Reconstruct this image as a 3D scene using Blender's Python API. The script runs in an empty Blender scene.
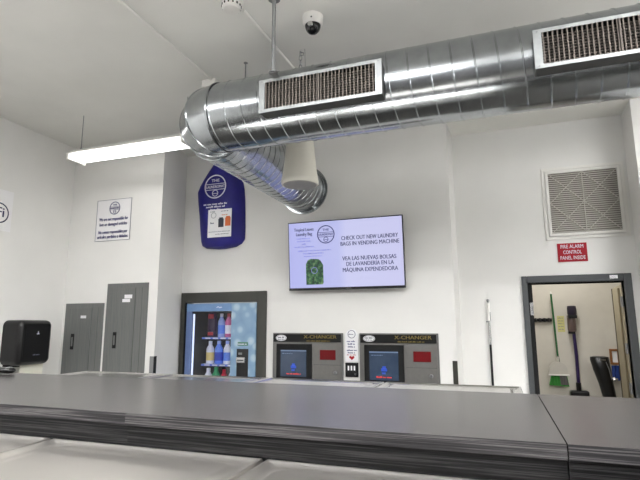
import bpy, bmesh, math, random
from mathutils import Vector, Matrix
random.seed(4)
PI = math.pi
EYE = 1.65                       # camera height; heights below are measured from the eye
C = bpy.context.scene.collection
ORG = {}

# ------------------------------------------------------------------ materials
def lin(c):
    return tuple((v/255/12.92 if v/255 <= .04045 else ((v/255+.055)/1.055)**2.4) for v in c) + (1,)

def mat(name, rgb, rough=.5, metal=0, noise=0, nscale=8, stretch=(1,1,1), bump=0, bscale=60, emit=0, spec=.5, coat=0, rvar=0):
    m = bpy.data.materials.new(name); m.use_nodes = True
    nt = m.node_tree; b = nt.nodes['Principled BSDF']
    col = lin(rgb)
    b.inputs['Base Color'].default_value = col
    b.inputs['Roughness'].default_value = rough
    b.inputs['Metallic'].default_value = metal
    b.inputs['Specular IOR Level'].default_value = spec
    b.inputs['Coat Weight'].default_value = coat
    tc = nt.nodes.new('ShaderNodeTexCoord'); mp = nt.nodes.new('ShaderNodeMapping')
    mp.inputs['Scale'].default_value = stretch
    nt.links.new(tc.outputs['Object'], mp.inputs['Vector'])
    n = nt.nodes.new('ShaderNodeTexNoise'); n.inputs['Scale'].default_value = nscale
    n.inputs['Detail'].default_value = 5
    nt.links.new(mp.outputs[0], n.inputs['Vector'])
    r = nt.nodes.new('ShaderNodeValToRGB')
    k = max(noise, .015)
    r.color_ramp.elements[0].position = .3; r.color_ramp.elements[1].position = .7
    r.color_ramp.elements[0].color = tuple(max(0, v*(1-k)) for v in col[:3]) + (1,)
    r.color_ramp.elements[1].color = tuple(min(1, v*(1+k)) for v in col[:3]) + (1,)
    nt.links.new(n.outputs['Fac'], r.inputs[0]); nt.links.new(r.outputs[0], b.inputs['Base Color'])
    if rvar:
        mr = nt.nodes.new('ShaderNodeMapRange'); mr.inputs['To Min'].default_value = max(.02, rough-rvar); mr.inputs['To Max'].default_value = rough+rvar
        nt.links.new(n.outputs['Fac'], mr.inputs['Value']); nt.links.new(mr.outputs[0], b.inputs['Roughness'])
    if bump:
        n2 = nt.nodes.new('ShaderNodeTexNoise'); n2.inputs['Scale'].default_value = bscale
        nt.links.new(mp.outputs[0], n2.inputs['Vector'])
        bp = nt.nodes.new('ShaderNodeBump'); bp.inputs['Strength'].default_value = bump; bp.inputs['Distance'].default_value = .01
        nt.links.new(n2.outputs['Fac'], bp.inputs['Height']); nt.links.new(bp.outputs[0], b.inputs['Normal'])
    if emit:
        nt.links.new(r.outputs[0], b.inputs['Emission Color']); b.inputs['Emission Strength'].default_value = emit
    return m

def glass_mat(name, refl=.06, tint=(255,255,255)):
    m = bpy.data.materials.new(name); m.use_nodes = True; nt = m.node_tree
    nt.nodes.clear()
    o = nt.nodes.new('ShaderNodeOutputMaterial'); mx = nt.nodes.new('ShaderNodeMixShader')
    t = nt.nodes.new('ShaderNodeBsdfTransparent'); g = nt.nodes.new('ShaderNodeBsdfGlossy')
    f = nt.nodes.new('ShaderNodeFresnel'); f.inputs['IOR'].default_value = 1.45
    t.inputs['Color'].default_value = lin(tint); g.inputs['Roughness'].default_value = .03
    nt.links.new(f.outputs[0], mx.inputs[0]); nt.links.new(t.outputs[0], mx.inputs[1]); nt.links.new(g.outputs[0], mx.inputs[2])
    nt.links.new(mx.outputs[0], o.inputs[0])
    return m

def ramp_mat(name, kind, stops, scale=4, stretch=(1,1,1), rough=.4, emit=0, metal=0, bump=0, spec=.5):
    m = bpy.data.materials.new(name); m.use_nodes = True; nt = m.node_tree; b = nt.nodes['Principled BSDF']
    tc = nt.nodes.new('ShaderNodeTexCoord'); mp = nt.nodes.new('ShaderNodeMapping'); mp.inputs['Scale'].default_value = stretch
    nt.links.new(tc.outputs['Object'], mp.inputs['Vector'])
    if kind == 'noise':
        n = nt.nodes.new('ShaderNodeTexNoise'); n.inputs['Scale'].default_value = scale; n.inputs['Detail'].default_value = 7; n.inputs['Roughness'].default_value = .65; out = n.outputs['Fac']
    elif kind == 'voronoi':
        n = nt.nodes.new('ShaderNodeTexVoronoi'); n.inputs['Scale'].default_value = scale; out = n.outputs['Distance']
    nt.links.new(mp.outputs[0], n.inputs['Vector'])
    r = nt.nodes.new('ShaderNodeValToRGB')
    while len(r.color_ramp.elements) < len(stops): r.color_ramp.elements.new(.5)
    for e, (p, c) in zip(r.color_ramp.elements, stops): e.position = p; e.color = lin(c)
    nt.links.new(out, r.inputs[0]); nt.links.new(r.outputs[0], b.inputs['Base Color'])
    b.inputs['Roughness'].default_value = rough; b.inputs['Metallic'].default_value = metal; b.inputs['Specular IOR Level'].default_value = spec
    if bump:
        bp = nt.nodes.new('ShaderNodeBump'); bp.inputs['Strength'].default_value = bump; bp.inputs['Distance'].default_value = .002
        nt.links.new(out, bp.inputs['Height']); nt.links.new(bp.outputs[0], b.inputs['Normal'])
    if emit: nt.links.new(r.outputs[0], b.inputs['Emission Color']); b.inputs['Emission Strength'].default_value = emit
    return m

def lamp_mat(name, rgb, s):
    m = bpy.data.materials.new(name); m.use_nodes = True; b = m.node_tree.nodes['Principled BSDF']
    b.inputs['Base Color'].default_value = lin(rgb); b.inputs['Emission Color'].default_value = lin(rgb); b.inputs['Emission Strength'].default_value = s
    return m

WALL = mat('wall_paint', (230,229,226), .75, noise=.02, nscale=3, bump=.08, bscale=220, spec=.3)
CEIL = mat('ceiling_paint', (236,235,230), .85, noise=.03, nscale=2, bump=.12, bscale=160, spec=.2)
FLOOR = mat('floor_vinyl', (82,80,76), .45, noise=.12, nscale=5)
GALV = mat('galvanised_steel', (164,168,171), .195, 1, noise=.10, nscale=9, bump=.05, bscale=30, rvar=.02)
GALV_FLAT = mat('galvanised_sheet', (160,163,164), .45, 1, noise=.08, nscale=20)
BOOT = mat('dull_boot_sheet', (92,93,92), .6, .7)
ZINC = mat('zinc_grey', (140,141,142), .5, .6)
STAIN = mat('stainless_steel', (214,213,210), .19, 1, noise=.04, nscale=6, rvar=.02)
STAIN_NEAR = mat('brushed_lid_steel', (220,216,211), .36, 1, noise=.03, nscale=5)
STAIN_BODY = mat('stainless_body', (170,170,168), .35, 1, noise=.05, nscale=10)
BAR = mat('blade_grey', (120,112,106), .6, .2)
DARKIN = mat('duct_inside_shade', (24,20,19), .9)
COUNTER = ramp_mat('laminate_top', 'noise', [(.25,(46,45,45)),(.5,(54,52,52)),(.75,(62,60,60))], 9, (.35,6,1), .25, spec=.3)
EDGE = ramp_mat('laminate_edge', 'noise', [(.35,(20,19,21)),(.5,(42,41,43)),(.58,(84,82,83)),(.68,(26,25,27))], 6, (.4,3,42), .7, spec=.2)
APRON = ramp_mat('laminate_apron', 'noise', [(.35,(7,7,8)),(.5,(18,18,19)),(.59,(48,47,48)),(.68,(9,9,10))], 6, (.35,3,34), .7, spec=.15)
GREYDOOR = ramp_mat('grey_panel_paint', 'noise', [(.35,(96,98,97)),(.5,(104,106,104)),(.7,(112,113,111))], 6, (14,14,.6), .5)
GREYDARK = mat('grey_panel_seam', (76,78,77), .6)
FRAMEGREY = mat('door_frame_grey', (70,73,75), .5, noise=.04)
VSURR = mat('vending_surround', (60,60,55), .55, noise=.05)
BLACK = mat('black_plastic', (8,8,10), .28)
BLACKM = mat('black_matt', (16,16,17), .65, spec=.3)
SMOKE = mat('smoked_dome', (10,10,12), .08)
WHITEP = mat('white_plastic', (232,230,225), .4)
WHITECARD = mat('white_card', (238,238,240), .55)
PAPER = mat('paper_towel', (222,220,206), .9, noise=.03, nscale=40)
ACRYL = mat('sign_board', (238,237,238), .3, noise=.01)
NAVY = mat('navy_ink', (42,44,110), .6)
NAVYD = mat('dark_navy_ink', (32,30,80), .6)
GREYINK = mat('grey_ink', (110,112,130), .6)
WHITEINK = mat('white_ink', (225,225,240), .6)
GOLD = mat('gold_ink', (128,112,52), .5, .2)
RED = mat('red_sign', (160,22,38), .5, spec=.3)
REDL = mat('red_display', (96,6,12), .35, emit=.08, spec=.3)
BAGBLUE = mat('blue_nylon', (30,26,122), .55, noise=.2, nscale=5, bump=.7, bscale=9)
ORANGE = mat('orange_print', (214,106,52), .6)
DKPRINT = mat('dark_print', (38,42,60), .6)
BEZEL = mat('screen_bezel', (26,26,30), .3)
CHGSTEEL = mat('changer_steel', (118,117,114), .42, .55, noise=.05, nscale=30)
CHGTRIM = mat('changer_trim', (120,120,118), .4, .6)
DOORLEAF = mat('beige_door', (160,150,126), .6, noise=.04)
PURPLE = mat('purple_tube', (52,38,84), .3, .4)
BROWNBIN = mat('smoky_bin', (92,76,72), .3)
GREEN = mat('green_plastic', (22,92,44), .45)
GREENB = mat('green_bristle', (60,150,60), .8, noise=.3, nscale=80, stretch=(1,1,.1))
GREYB = mat('grey_bristle', (110,108,106), .8, noise=.3, nscale=80, stretch=(1,1,.1))
DUSTG = mat('dustpan_grey', (196,192,182), .45)
YELLOW = mat('yellow_paper', (206,200,132), .7)
WOOD = ramp_mat('small_wood', 'noise', [(.3,(120,78,42)),(.7,(164,112,66))], 6, (1,1,8), .5)
BLUECL = mat('blue_cloth', (44,74,150), .8, noise=.2)
SILVER = mat('silver_metal', (200,200,200), .25, 1)
FILTER = mat('filter_grey', (118,112,106), .8, noise=.1, nscale=50)
LOUVRE = mat('louvre_white', (196,192,186), .5)
PENDW = mat('pendant_white', (214,211,200), .45)
PENDG = mat('pendant_grille', (150,148,142), .6, noise=.1, nscale=90)
TUBE = lamp_mat('tube_light', (255,254,252), 5)
LED = lamp_mat('led_strip', (215,228,255), .8)
SCREEN = None

def screen_mat():
    m = bpy.data.materials.new('tv_picture'); m.use_nodes = True; nt = m.node_tree; b = nt.nodes['Principled BSDF']
    tc = nt.nodes.new('ShaderNodeTexCoord'); sx = nt.nodes.new('ShaderNodeSeparateXYZ'); nt.links.new(tc.outputs['Generated'], sx.inputs[0])
    r = nt.nodes.new('ShaderNodeValToRGB')
    st = [(0,(176,180,238)),(.45,(190,194,242)),(.52,(206,208,246)),(1,(206,206,244))]
    while len(r.color_ramp.elements) < 4: r.color_ramp.elements.new(.5)
    for e,(p,c) in zip(r.color_ramp.elements, st): e.position=p; e.color=lin(c)
    nt.links.new(sx.outputs[0], r.inputs[0])
    b.inputs['Base Color'].default_value = (.02,.02,.02,1); b.inputs['Roughness'].default_value=.25
    nt.links.new(r.outputs[0], b.inputs['Emission Color']); b.inputs['Emission Strength'].default_value = .66
    return m
SCREEN = screen_mat()
def glow(name, rgb, s): 
    m = mat(name, rgb, .4, noise=.05, nscale=14, emit=s); return m
LCD = ramp_mat('changer_screen', 'noise', [(.35,(44,58,78)),(.65,(54,66,84))], 5, (1,1,1), .25, emit=.22)
LCDTOP = glow('screen_bar', (90,108,135), .35)
LCDBLUE = glow('screen_blue', (30,60,150), .5)
LCDRED = glow('screen_red', (200,50,40), .5)
SCRINK = mat('screen_ink', (40,44,96), .5)
SCRGREY = glow('screen_grey_ink', (110,114,180), .45)
SCRLEAF = ramp_mat('leaf_print', 'noise', [(.38,(8,36,30)),(.5,(30,84,50)),(.62,(96,128,84))], 22, (1,1,1), .4, emit=.2)
VPANEL = ramp_mat('bubble_panel', 'voronoi', [(.0,(176,190,198)),(.3,(150,174,190)),(.46,(122,150,176)),(1,(106,136,166))], 8.5, (1,1,1), .3, emit=.12)
VTOP = glow('banner_blue', (96,124,160), .3)
VIN = mat('machine_inside', (22,24,34), .5)
SHELF = mat('shelf_white', (190,200,215), .5)

# ------------------------------------------------------------------ mesh tools
class MB:
    def __init__(s): s.bm = bmesh.new()
    def box(s, x0,x1,y0,y1,z0,z1, bev=0, seg=2):
        r = bmesh.ops.create_cube(s.bm, size=1)
        for v in r['verts']:
            v.co = Vector(((x0+x1)/2+v.co.x*(x1-x0), (y0+y1)/2+v.co.y*(y1-y0), (z0+z1)/2+v.co.z*(z1-z0)))
        if bev:
            es = {e for v in r['verts'] for e in v.link_edges}
            bmesh.ops.bevel(s.bm, geom=list(es), offset=bev, segments=seg, affect='EDGES', profile=.5)
        return s
    def tube(s, pts, r, n=16, cap=True):
        pts = [Vector(p) for p in pts]; rs = r if isinstance(r,(list,tuple)) else [r]*len(pts)
        rings = []; prev = None
        for i,p in enumerate(pts):
            a = pts[max(i-1,0)]; b = pts[min(i+1,len(pts)-1)]
            t = (b-a).normalized()
            if prev is None:
                u = t.orthogonal().normalized()
            else:
                u = (prev - t*prev.dot(t)).normalized()
            prev = u; w = t.cross(u)
            rings.append([s.bm.verts.new(p + rs[i]*(u*math.cos(2*PI*k/n)+w*math.sin(2*PI*k/n))) for k in range(n)])
        for A,B in zip(rings, rings[1:]):
            for k in range(n): s.bm.faces.new((A[k],A[(k+1)%n],B[(k+1)%n],B[k]))
        if cap:
            s.bm.faces.new(rings[0][::-1]); s.bm.faces.new(rings[-1])
        return s
    def lathe(s, prof, n=32, c=(0,0,0), axis='Z'):
        rings=[]
        for (r,h) in prof:
            ring=[]
            for k in range(n):
                a=2*PI*k/n; x,y=r*math.cos(a), r*math.sin(a)
                p = (x,y,h) if axis=='Z' else ((x,h,y) if axis=='Y' else (h,x,y))
                ring.append(s.bm.verts.new(Vector(c)+Vector(p)))
            rings.append(ring)
        for A,B in zip(rings,rings[1:]):
            for k in range(n): s.bm.faces.new((A[k],A[(k+1)%n],B[(k+1)%n],B[k]))
        s.bm.faces.new(rings[0][::-1]); s.bm.faces.new(rings[-1])
        return s
    def prism(s, poly, lo, hi, axis='Z'):
        def P(a,b,h): return {'Z':(a,b,h),'Y':(a,h,b),'X':(h,a,b)}[axis]
        A=[s.bm.verts.new(P(a,b,lo)) for a,b in poly]; B=[s.bm.verts.new(P(a,b,hi)) for a,b in poly]
        n=len(poly)
        for k in range(n): s.bm.faces.new((A[k],A[(k+1)%n],B[(k+1)%n],B[k]))
        s.bm.faces.new(A[::-1]); s.bm.faces.new(B)
        return s
    def ring(s, r0, r1, y0, y1, c, n=40, ax='Y', sx=1, sz=1):
        out=[]
        for (r,y) in ((r0,y0),(r1,y0),(r1,y1),(r0,y1)):
            out.append([s.bm.verts.new(((c[0]+r*sx*math.cos(2*PI*k/n), y, c[2]+r*sz*math.sin(2*PI*k/n)) if ax=='Y' else
                                        (y, c[1]+r*sx*math.cos(2*PI*k/n), c[2]+r*sz*math.sin(2*PI*k/n)))) for k in range(n)])
        for i in range(4):
            A,B=out[i],out[(i+1)%4]
            for k in range(n): s.bm.faces.new((A[k],A[(k+1)%n],B[(k+1)%n],B[k]))
        return s
    def build(s, name, m, parent=None, base=None, smooth=False, local=False, ang=38):
        bm = s.bm
        if parent is not None: o0 = Vector((0,0,0)) if local else ORG[parent]
        else:
            if base is None:
                xs=[v.co.x for v in bm.verts]; ys=[v.co.y for v in bm.verts]; zs=[v.co.z for v in bm.verts]
                base=((min(xs)+max(xs))/2,(min(ys)+max(ys))/2,min(zs))
            o0 = Vector(base)
        bmesh.ops.translate(bm, verts=bm.verts, vec=-o0)
        bmesh.ops.recalc_face_normals(bm, faces=bm.faces)
        if smooth:
            for f in bm.faces: f.smooth = len(f.verts)<=4
            for e in bm.edges:
                if len(e.link_faces)==2 and e.calc_face_angle(0) > math.radians(ang): e.smooth=False
        me = bpy.data.meshes.new(name); bm.to_mesh(me); bm.free()
        me.materials.append(m)
        o = bpy.data.objects.new(name, me); C.objects.link(o)
        ORG[o] = o0
        if parent is not None: o.parent = parent
        else: o.location = o0 + Vector((0,0,EYE))
        return o

def thing(name, label, cat, loc, group=None, rot=None):
    o = bpy.data.objects.new(name, None); C.objects.link(o); o.empty_display_size=.05
    o.location = Vector(loc)+Vector((0,0,EYE)); ORG[o]=Vector(loc)
    if rot: o.rotation_euler = rot
    o['label']=label; o['category']=cat
    if group: o['group']=group
    return o
def tag(o,label,cat,group=None):
    o['label']=label; o['category']=cat
    if group: o['group']=group
    return o
def struct(o): o['kind']='structure'; return o

def text(name, s, size, pos, m, parent, facing='-Y', align='CENTER', sx=1, bold=0, local=False, width=None, depth=.0012):
    cu = bpy.data.curves.new(name,'FONT'); cu.body=s; cu.size=size; cu.align_x=align; cu.align_y='CENTER'; cu.extrude=depth; cu.resolution_u=3
    to = bpy.data.objects.new(name,cu); C.objects.link(to)
    bpy.context.view_layer.update()
    me = bpy.data.meshes.new_from_object(to.evaluated_get(bpy.context.evaluated_depsgraph_get()))
    bpy.data.objects.remove(to); bpy.data.curves.remove(cu)
    bm = bmesh.new(); bm.from_mesh(me); bpy.data.meshes.remove(me)
    xs=[v.co.x for v in bm.verts]
    if width: sx = width/(max(xs)-min(xs))
    if bold:
        r_ = bmesh.ops.duplicate(bm, geom=list(bm.verts)+list(bm.edges)+list(bm.faces))
        bmesh.ops.translate(bm, verts=[g for g in r_['geom'] if isinstance(g,bmesh.types.BMVert)], vec=(size*.03/sx,0,depth*.3))
    bmesh.ops.scale(bm, vec=(sx,1,1), verts=bm.verts)
    R = Matrix.Rotation(PI/2,4,'X')
    if facing=='+X': R = Matrix.Rotation(PI/2,4,'Z') @ R
    bmesh.ops.transform(bm, matrix=Matrix.Translation(pos)@R, verts=bm.verts)
    mb = MB(); mb.bm.free(); mb.bm = bm
    return mb.build(name, m, parent, local=local)

def words(mb, x0, x1, z, h, y, plane='Y'):
    """a line of print too small to read: one bar per letter, gaps between words"""
    x=x0; lw=h*.62
    while x < x1-lw:
        n=random.randint(3,7)
        for i in range(n):
            if x+lw>x1: break
            hh=h*random.choice((.65,.65,.7,1))
            a=(x,x+lw*.72)
            if plane=='Y': mb.box(a[0],a[1],y-.001,y+.001,z-h/2,z-h/2+hh)
            else: mb.box(y-.001,y+.001,a[0],a[1],z-h/2,z-h/2+hh)
            x+=lw
        x+=lw*.8
    return mb

# ------------------------------------------------------------------ setting
FZ=-EYE; CZ=2.075
struct(MB().box(-4.8,4.4,-4.2,6.95,FZ-.1,FZ).build('floor',FLOOR))
struct(MB().box(-4.8,4.4,-4.2,6.95,CZ,CZ+.1).build('ceiling',CEIL))
struct(MB().box(-4.8,-4.605,-4.2,5.25,FZ,CZ).build('wall_left',WALL))
struct(MB().prism([(-4.605,4.30),(-3.335,4.30),(-3.53,5.0),(-3.53,5.25),(-4.605,5.25)],FZ,CZ).build('wall_back_left',WALL))
wb=MB()
wb.prism([(-2.47,5.0),(-.36,5.0),(-.34,5.42),(-.34,5.52),(-2.47,5.52)],FZ,CZ)
struct(wb.build('wall_back',WALL))
struct(MB().box(-3.53,-2.47,5.0,5.25,.30,CZ).build('wall_back_header',WALL))
wr=MB(); DL,DR,DT=.335,1.195,.397
wr.box(-.34,DL,5.42,5.52,FZ,CZ); wr.box(DL,DR,5.42,5.52,DT,CZ); wr.box(DR,1.33,5.42,5.52,FZ,CZ)
struct(wr.build('wall_back_right',WALL))
struct(MB().prism([(1.325,5.05),(4.3,5.05),(4.3,5.52),(1.33,5.52),(1.33,5.42)],FZ,CZ).build('wall_right_return',WALL))
struct(MB().box(4.3,4.4,-4.2,5.05,FZ,CZ).build('wall_right',WALL))
struct(MB().box(-4.8,4.4,-4.3,-4.2,FZ,CZ).build('wall_front',mat('wall_front_paint',(92,92,92),.8)))
CLOS=mat('closet_paint',(208,203,192),.8,noise=.03)
struct(MB().box(.0,1.6,6.72,6.82,FZ,1.1).build('wall_closet_back',CLOS))
struct(MB().box(-.1,.0,5.52,6.82,FZ,1.1).build('wall_closet_left',CLOS))
struct(MB().box(1.5,1.6,5.52,6.72,FZ,1.1).build('wall_closet_right',CLOS))
struct(MB().box(-.1,1.6,5.52,6.82,1.1,1.2).build('ceiling_closet',CEIL))
# door with its grey metal frame and inward-opened leaf
fr=MB()
fr.box(.283,DL,5.395,5.53,FZ,.467,.004); fr.box(DR,1.262,5.395,5.53,FZ,.467,.004); fr.box(DL,DR,5.395,5.53,DT,.467,.004)
door=struct(fr.build('door_1',FRAMEGREY,base=(.77,5.45,FZ)))
st=MB(); st.box(DL,DL+.045,5.44,5.5,FZ,DT); st.box(DL+.045,DR-.012,5.46,5.5,DT-.014,DT); st.build('door_stop',BLACKM,door)
lf=MB(); a=Vector((1.188,5.5,0)); b=Vector((1.248,6.2,0)); d=(b-a).normalized(); nn=Vector((d.y,-d.x,0))*.04
lf.prism([tuple((a)[:2]),tuple(b[:2]),tuple((b+nn)[:2]),tuple((a+nn)[:2])],FZ+.01,DT-.03)
leaf=lf.build('door_leaf',DOORLEAF,door)
q=MB(); e=b+nn*.5; q.box(e.x-.028,e.x+.022,6.2,6.206,FZ+.01,DT-.03); q.build('door_edge',mat('bronze_edge',(84,76,60),.6),leaf)
q=MB(); q.box(1.184,1.192,5.62,5.66,-.95,DT-.06); q.build('edge_bolt_channel',mat('dull_brass',(118,106,80),.5,.5),leaf)
for z in (.2,-.25,-.62):
    h=MB(); h.tube([(1.183,5.49,z-.05),(1.183,5.49,z+.05)],.009,10); h.box(1.176,1.19,5.49,5.55,z-.05,z+.05); h.build('hinge',ZINC,door)
h=MB(); h.tube([(1.2,6.12,-.6),(1.17,6.12,-.6)],.012,12); h.tube([(1.17,6.12,-.6),(1.15,6.12,-.6)],[.026,.02],16); h.build('door_handle',SILVER,leaf)
MB().box(1.075,1.145,5.391,5.396,.417,.452,.001).build('name_plate',SILVER,door)
sp=MB(); sp.box(.345,.378,5.425,5.4395,.07,.2,.002); sp.build('strike_plate',SILVER,door)
# ceiling conduits (surface raceway) belong to the ceiling
c1=MB().tube([(-2.17,-1.5,CZ-.012),(-2.17,3.36,CZ-.012)],.011,10).build('conduit',CEIL)
tag(c1,'thin white ceiling conduit ending at the white box above the duct elbow','conduit','white conduits along the ceiling')
c2=MB().tube([(-1.46,2.62,CZ-.012),(-1.43,3.5,CZ-.012)],.011,10).build('conduit',CEIL)
tag(c2,'thin white ceiling conduit running from the smoke detector over the duct','conduit','white conduits along the ceiling')
jb=thing('junction_box','small white box on the ceiling just above the duct elbow','junction box',(-2.2,3.42,CZ-.06))
MB().box(-2.26,-2.13,3.36,3.48,CZ-.06,CZ,.006).build('box_body',WHITEP,jb)
MB().box(-2.267,-2.123,3.353,3.487,CZ-.068,CZ-.06,.002).build('cover_plate',WHITEP,jb)

# ------------------------------------------------------------------ duct
AX,AY,AZ,R=-1.945,2.95,1.485,.246
RC=.17
def spiral(mb, path, frame, L, pitch=.125, n=64, r=R):
    """sheet-metal tube along path(u) with a raised helical lock seam"""
    prof=[(0,0),(.022,.0038),(.05,.0038),(.072,0),(.4,0),(.7,0)]
    us=[]
    k=-1
    while k*pitch < L+pitch:
        for f,h in prof: us.append((k*pitch+f*pitch,h))
        k+=1
    rings=[]
    for s0,h in us:
        ring=[]
        for j in range(n):
            a=2*PI*j/n; s=s0+pitch*(j/n)
            # seam joins itself one pitch further on
            ring.append((s,a,h))
        rings.append(ring)
    V=[]
    for ring in rings:
        row=[]
        for (s,a,h) in ring:
            s=min(max(s,0),L); c,u,w=path(s)
            row.append(mb.bm.verts.new(c+(r+h)*(u*math.cos(a)+w*math.sin(a))))
        V.append(row)
    m=len(prof)
    for i in range(len(V)-1):
        for j in range(n):
            if j<n-1: q=(V[i][j],V[i][j+1],V[i+1][j+1],V[i+1][j])
            else:
                if i+1+m>=len(V): continue
                q=(V[i][j],V[i+m][0],V[i+1+m][0],V[i+1][j])
            try: mb.bm.faces.new(q)
            except ValueError: pass
    bmesh.ops.remove_doubles(mb.bm, verts=mb.bm.verts, dist=.0002)
    bmesh.ops.dissolve_degenerate(mb.bm, edges=mb.bm.edges, dist=.0001)
X0=AX+RC
duct=thing('ventilation_duct','large round spiral galvanised steel duct hanging under the ceiling and bending into the wall','duct',(AX,AY,AZ-R))
d1=MB(); spiral(d1, lambda s:(Vector((X0+s,AY,AZ)),Vector((0,-1,0)),Vector((0,0,-1))),None,4.25-X0)
d1.build('duct_run',GALV,duct,smooth=True)
d2=MB(); spiral(d2, lambda s:(Vector((AX,AY+RC+s,AZ)),Vector((-1,0,0)),Vector((0,0,1))),None,5.0-.002-(AY+RC),pitch=.1)
d2.build('branch_run',GALV,duct,smooth=True)
# gored elbow
el=MB(); cx,cy=AX+RC,AY+RC; n=64; NG=3
def ringat(t,rr):
    # t 0: joins main run (plane x=cx), t=1: joins branch (plane y=cy)
    a=-PI/2-(PI/2)*t; dirv=Vector((math.cos(a),math.sin(a),0)); c=Vector((cx,cy,AZ))+dirv*RC
    cc=Vector((cx,cy,AZ)); return [el.bm.verts.new(cc+dirv*max(RC+rr*math.cos(2*PI*k/n),.01)+Vector((0,0,1))*rr*math.sin(2*PI*k/n)) for k in range(n)]
rows=[]
for g in range(NG+1):
    t=g/NG
    if g==0: rows+= [ringat(0,R),ringat(0.0,R+.008),ringat(.02,R+.008),ringat(.03,R)]
    elif g==NG: rows+=[ringat(.97,R),ringat(.98,R+.008),ringat(1,R+.008),ringat(1,R)]
    else: rows+=[ringat(t-.025,R),ringat(t-.012,R+.006),ringat(t+.012,R+.006),ringat(t+.025,R)]
for A,B in zip(rows,rows[1:]):
    for k in range(n): el.bm.faces.new((A[k],A[(k+1)%n],B[(k+1)%n],B[k]))
el.build('elbow',GALV,duct,smooth=True,ang=13)
MB().ring(R+.004,R+.03,4.975,4.999,(AX,0,AZ)).build('wall_collar',GALV,duct,smooth=True)
def register(xa,xb):
    z0,z1=1.332,1.556; y0=2.655
    g=MB()
    f=.034
    g.box(xa,xb,y0,y0+.006,z1-f*.6,z1); g.box(xa,xb,y0,y0+.006,z0,z0+f*.6)
    g.box(xa,xa+f*1.2,y0,y0+.006,z0+f*.6,z1-f*.6); g.box(xb-f*1.2,xb,y0,y0+.006,z0+f*.6,z1-f*.6)
    reg=g.build('register',GALV_FLAT,duct)
    s=MB(); s.box(xa+.003,xb-.003,y0+.006,2.80,z0+.003,z0+.010); s.box(xa+.003,xb-.003,y0+.006,2.80,z1-.010,z1-.003)
    s.box(xa+.003,xa+.010,y0+.006,2.80,z0+.01,z1-.01); s.box(xb-.010,xb-.003,y0+.006,2.80,z0+.01,z1-.01)
    s.build('register_boot',BOOT,reg)
    MB().box(xa+.04,xb-.04,2.694,2.70,z0+.02,z1-.02).build('register_shade_sheet',DARKIN,reg)  # near-black sheet stands in for the shade inside the duct
    v=MB(); x=xa+f*1.2+.008
    while x<xb-f*1.2-.003:
        v.box(x-.0028,x+.0028,y0-.001,y0+.014,z0+.021,z1-.021); x+=.0235
    mid=(xa+xb)/2; v.box(mid-.009,mid+.009,y0-.001,y0+.014,z0+.021,z1-.021)
    v.build('front_blades',BAR,reg)
    hb=MB(); z=z0+.034
    while z<z1-.034:
        hb.box(xa+.012,xb-.012,y0+.018,y0+.030,z-.002,z+.002); z+=.0165
    hb.build('rear_blades',BAR,reg)
    for x in (xa+.02,xb-.02):
        for z in (z0+.012,z1-.012): MB().lathe([(.005,-.0005),(.004,-.0025)],10,(x,y0,z),'Y').build('screw',ZINC,reg)
register(-1.352,-.545); register(.285,1.092)

# hangers
def rod(label,x,y,z0,r=.008,grp='steel rods holding the duct'):
    t=thing('hanger_rod',label,'hanger',(x,y,z0),grp)
    MB().tube([(x,y,z0),(x,y,CZ)],r,10).build('rod',ZINC,t)
    MB().lathe([(r*2.4,-.006),(r*2.4,0),(r*1.6,.008)],12,(x,y,z0+.004)).build('nut',ZINC,t)
    MB().lathe([(r*3,0),(r*3,.004)],16,(x,y,CZ-.005)).build('ceiling_washer',ZINC,t)
rod('grey steel rod from ceiling to duct above the left duct register',-1.226,2.60,1.560,.013)
fr_=[o for o in bpy.data.objects if o.name=='hanger_rod'][0]
MB().box(-1.245,-1.207,2.585,2.708,1.553,1.560,.001).build('strap_bracket',ZINC,fr_)
rod('short dark rod behind the duct left of the steel rod above the elbow',-1.77,3.235,AZ+.02,.0055)
t=thing('chain_hanger','short twisted wire and chain hanging from ceiling behind left register','hanger',(-1.27,3.22,AZ))
ch=MB()
for i in range(15):
    z=CZ-.03-i*.038; v=(0,1)[i%2]
    pts=[]
    for k in range(13):
        a=2*PI*k/12; u=.011*math.cos(a); w=.024*math.sin(a)
        pts.append((-1.285+(u if v else 0),3.21+(0 if v else u),z+w))
    ch.tube(pts,.003,6,False)
ch.build('chain',ZINC,t)
MB().tube([(-1.25,3.21,CZ),(-1.245,3.21,1.9),(-1.25,3.21,AZ)],.003,6).build('wire',SILVER,t)
MB().tube([(-1.285,3.21,CZ),(-1.285,3.21,CZ-.02),(-1.26,3.21,CZ-.03),(-1.262,3.21,CZ-.05),(-1.285,3.21,CZ-.05)],.004,8).build('hook',ZINC,t)

# ceiling fittings
t=thing('smoke_detector','round white smoke detector on the ceiling left of the dome camera','smoke detector',(-1.5,2.53,CZ-.06))
MB().lathe([(.078,0),(.078,-.016),(.07,-.022)],36,(-1.5,2.53,CZ)).build('mounting_base',WHITEP,t,smooth=True)
MB().lathe([(.062,-.022),(.062,-.045),(.05,-.058),(.02,-.062)],36,(-1.5,2.53,CZ)).build('sensor_cap',WHITEP,t,smooth=True)
sv=MB()
for k in range(14):
    a=2*PI*k/14; sv.box(-.004,.004,-.003,.003,-.042,-.028)
    for v in list(sv.bm.verts)[-8:]:
        p=v.co.copy(); v.co=Vector((-1.5+.0625*math.cos(a)-p.x*math.sin(a),2.53+.0625*math.sin(a)+p.x*math.cos(a)+0,CZ+p.z)) + Vector((p.y*math.cos(a),p.y*math.sin(a),0))
sv.build('vent_slots',BLACKM,t)
t=thing('security_camera','white dome security camera with black lens bubble on the ceiling','camera',(-1.055,2.86,CZ-.16))
MB().lathe([(.072,0),(.072,-.015),(.068,-.05),(.058,-.066)],36,(-1.055,2.86,CZ)).build('housing',WHITEP,t,smooth=True)
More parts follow.
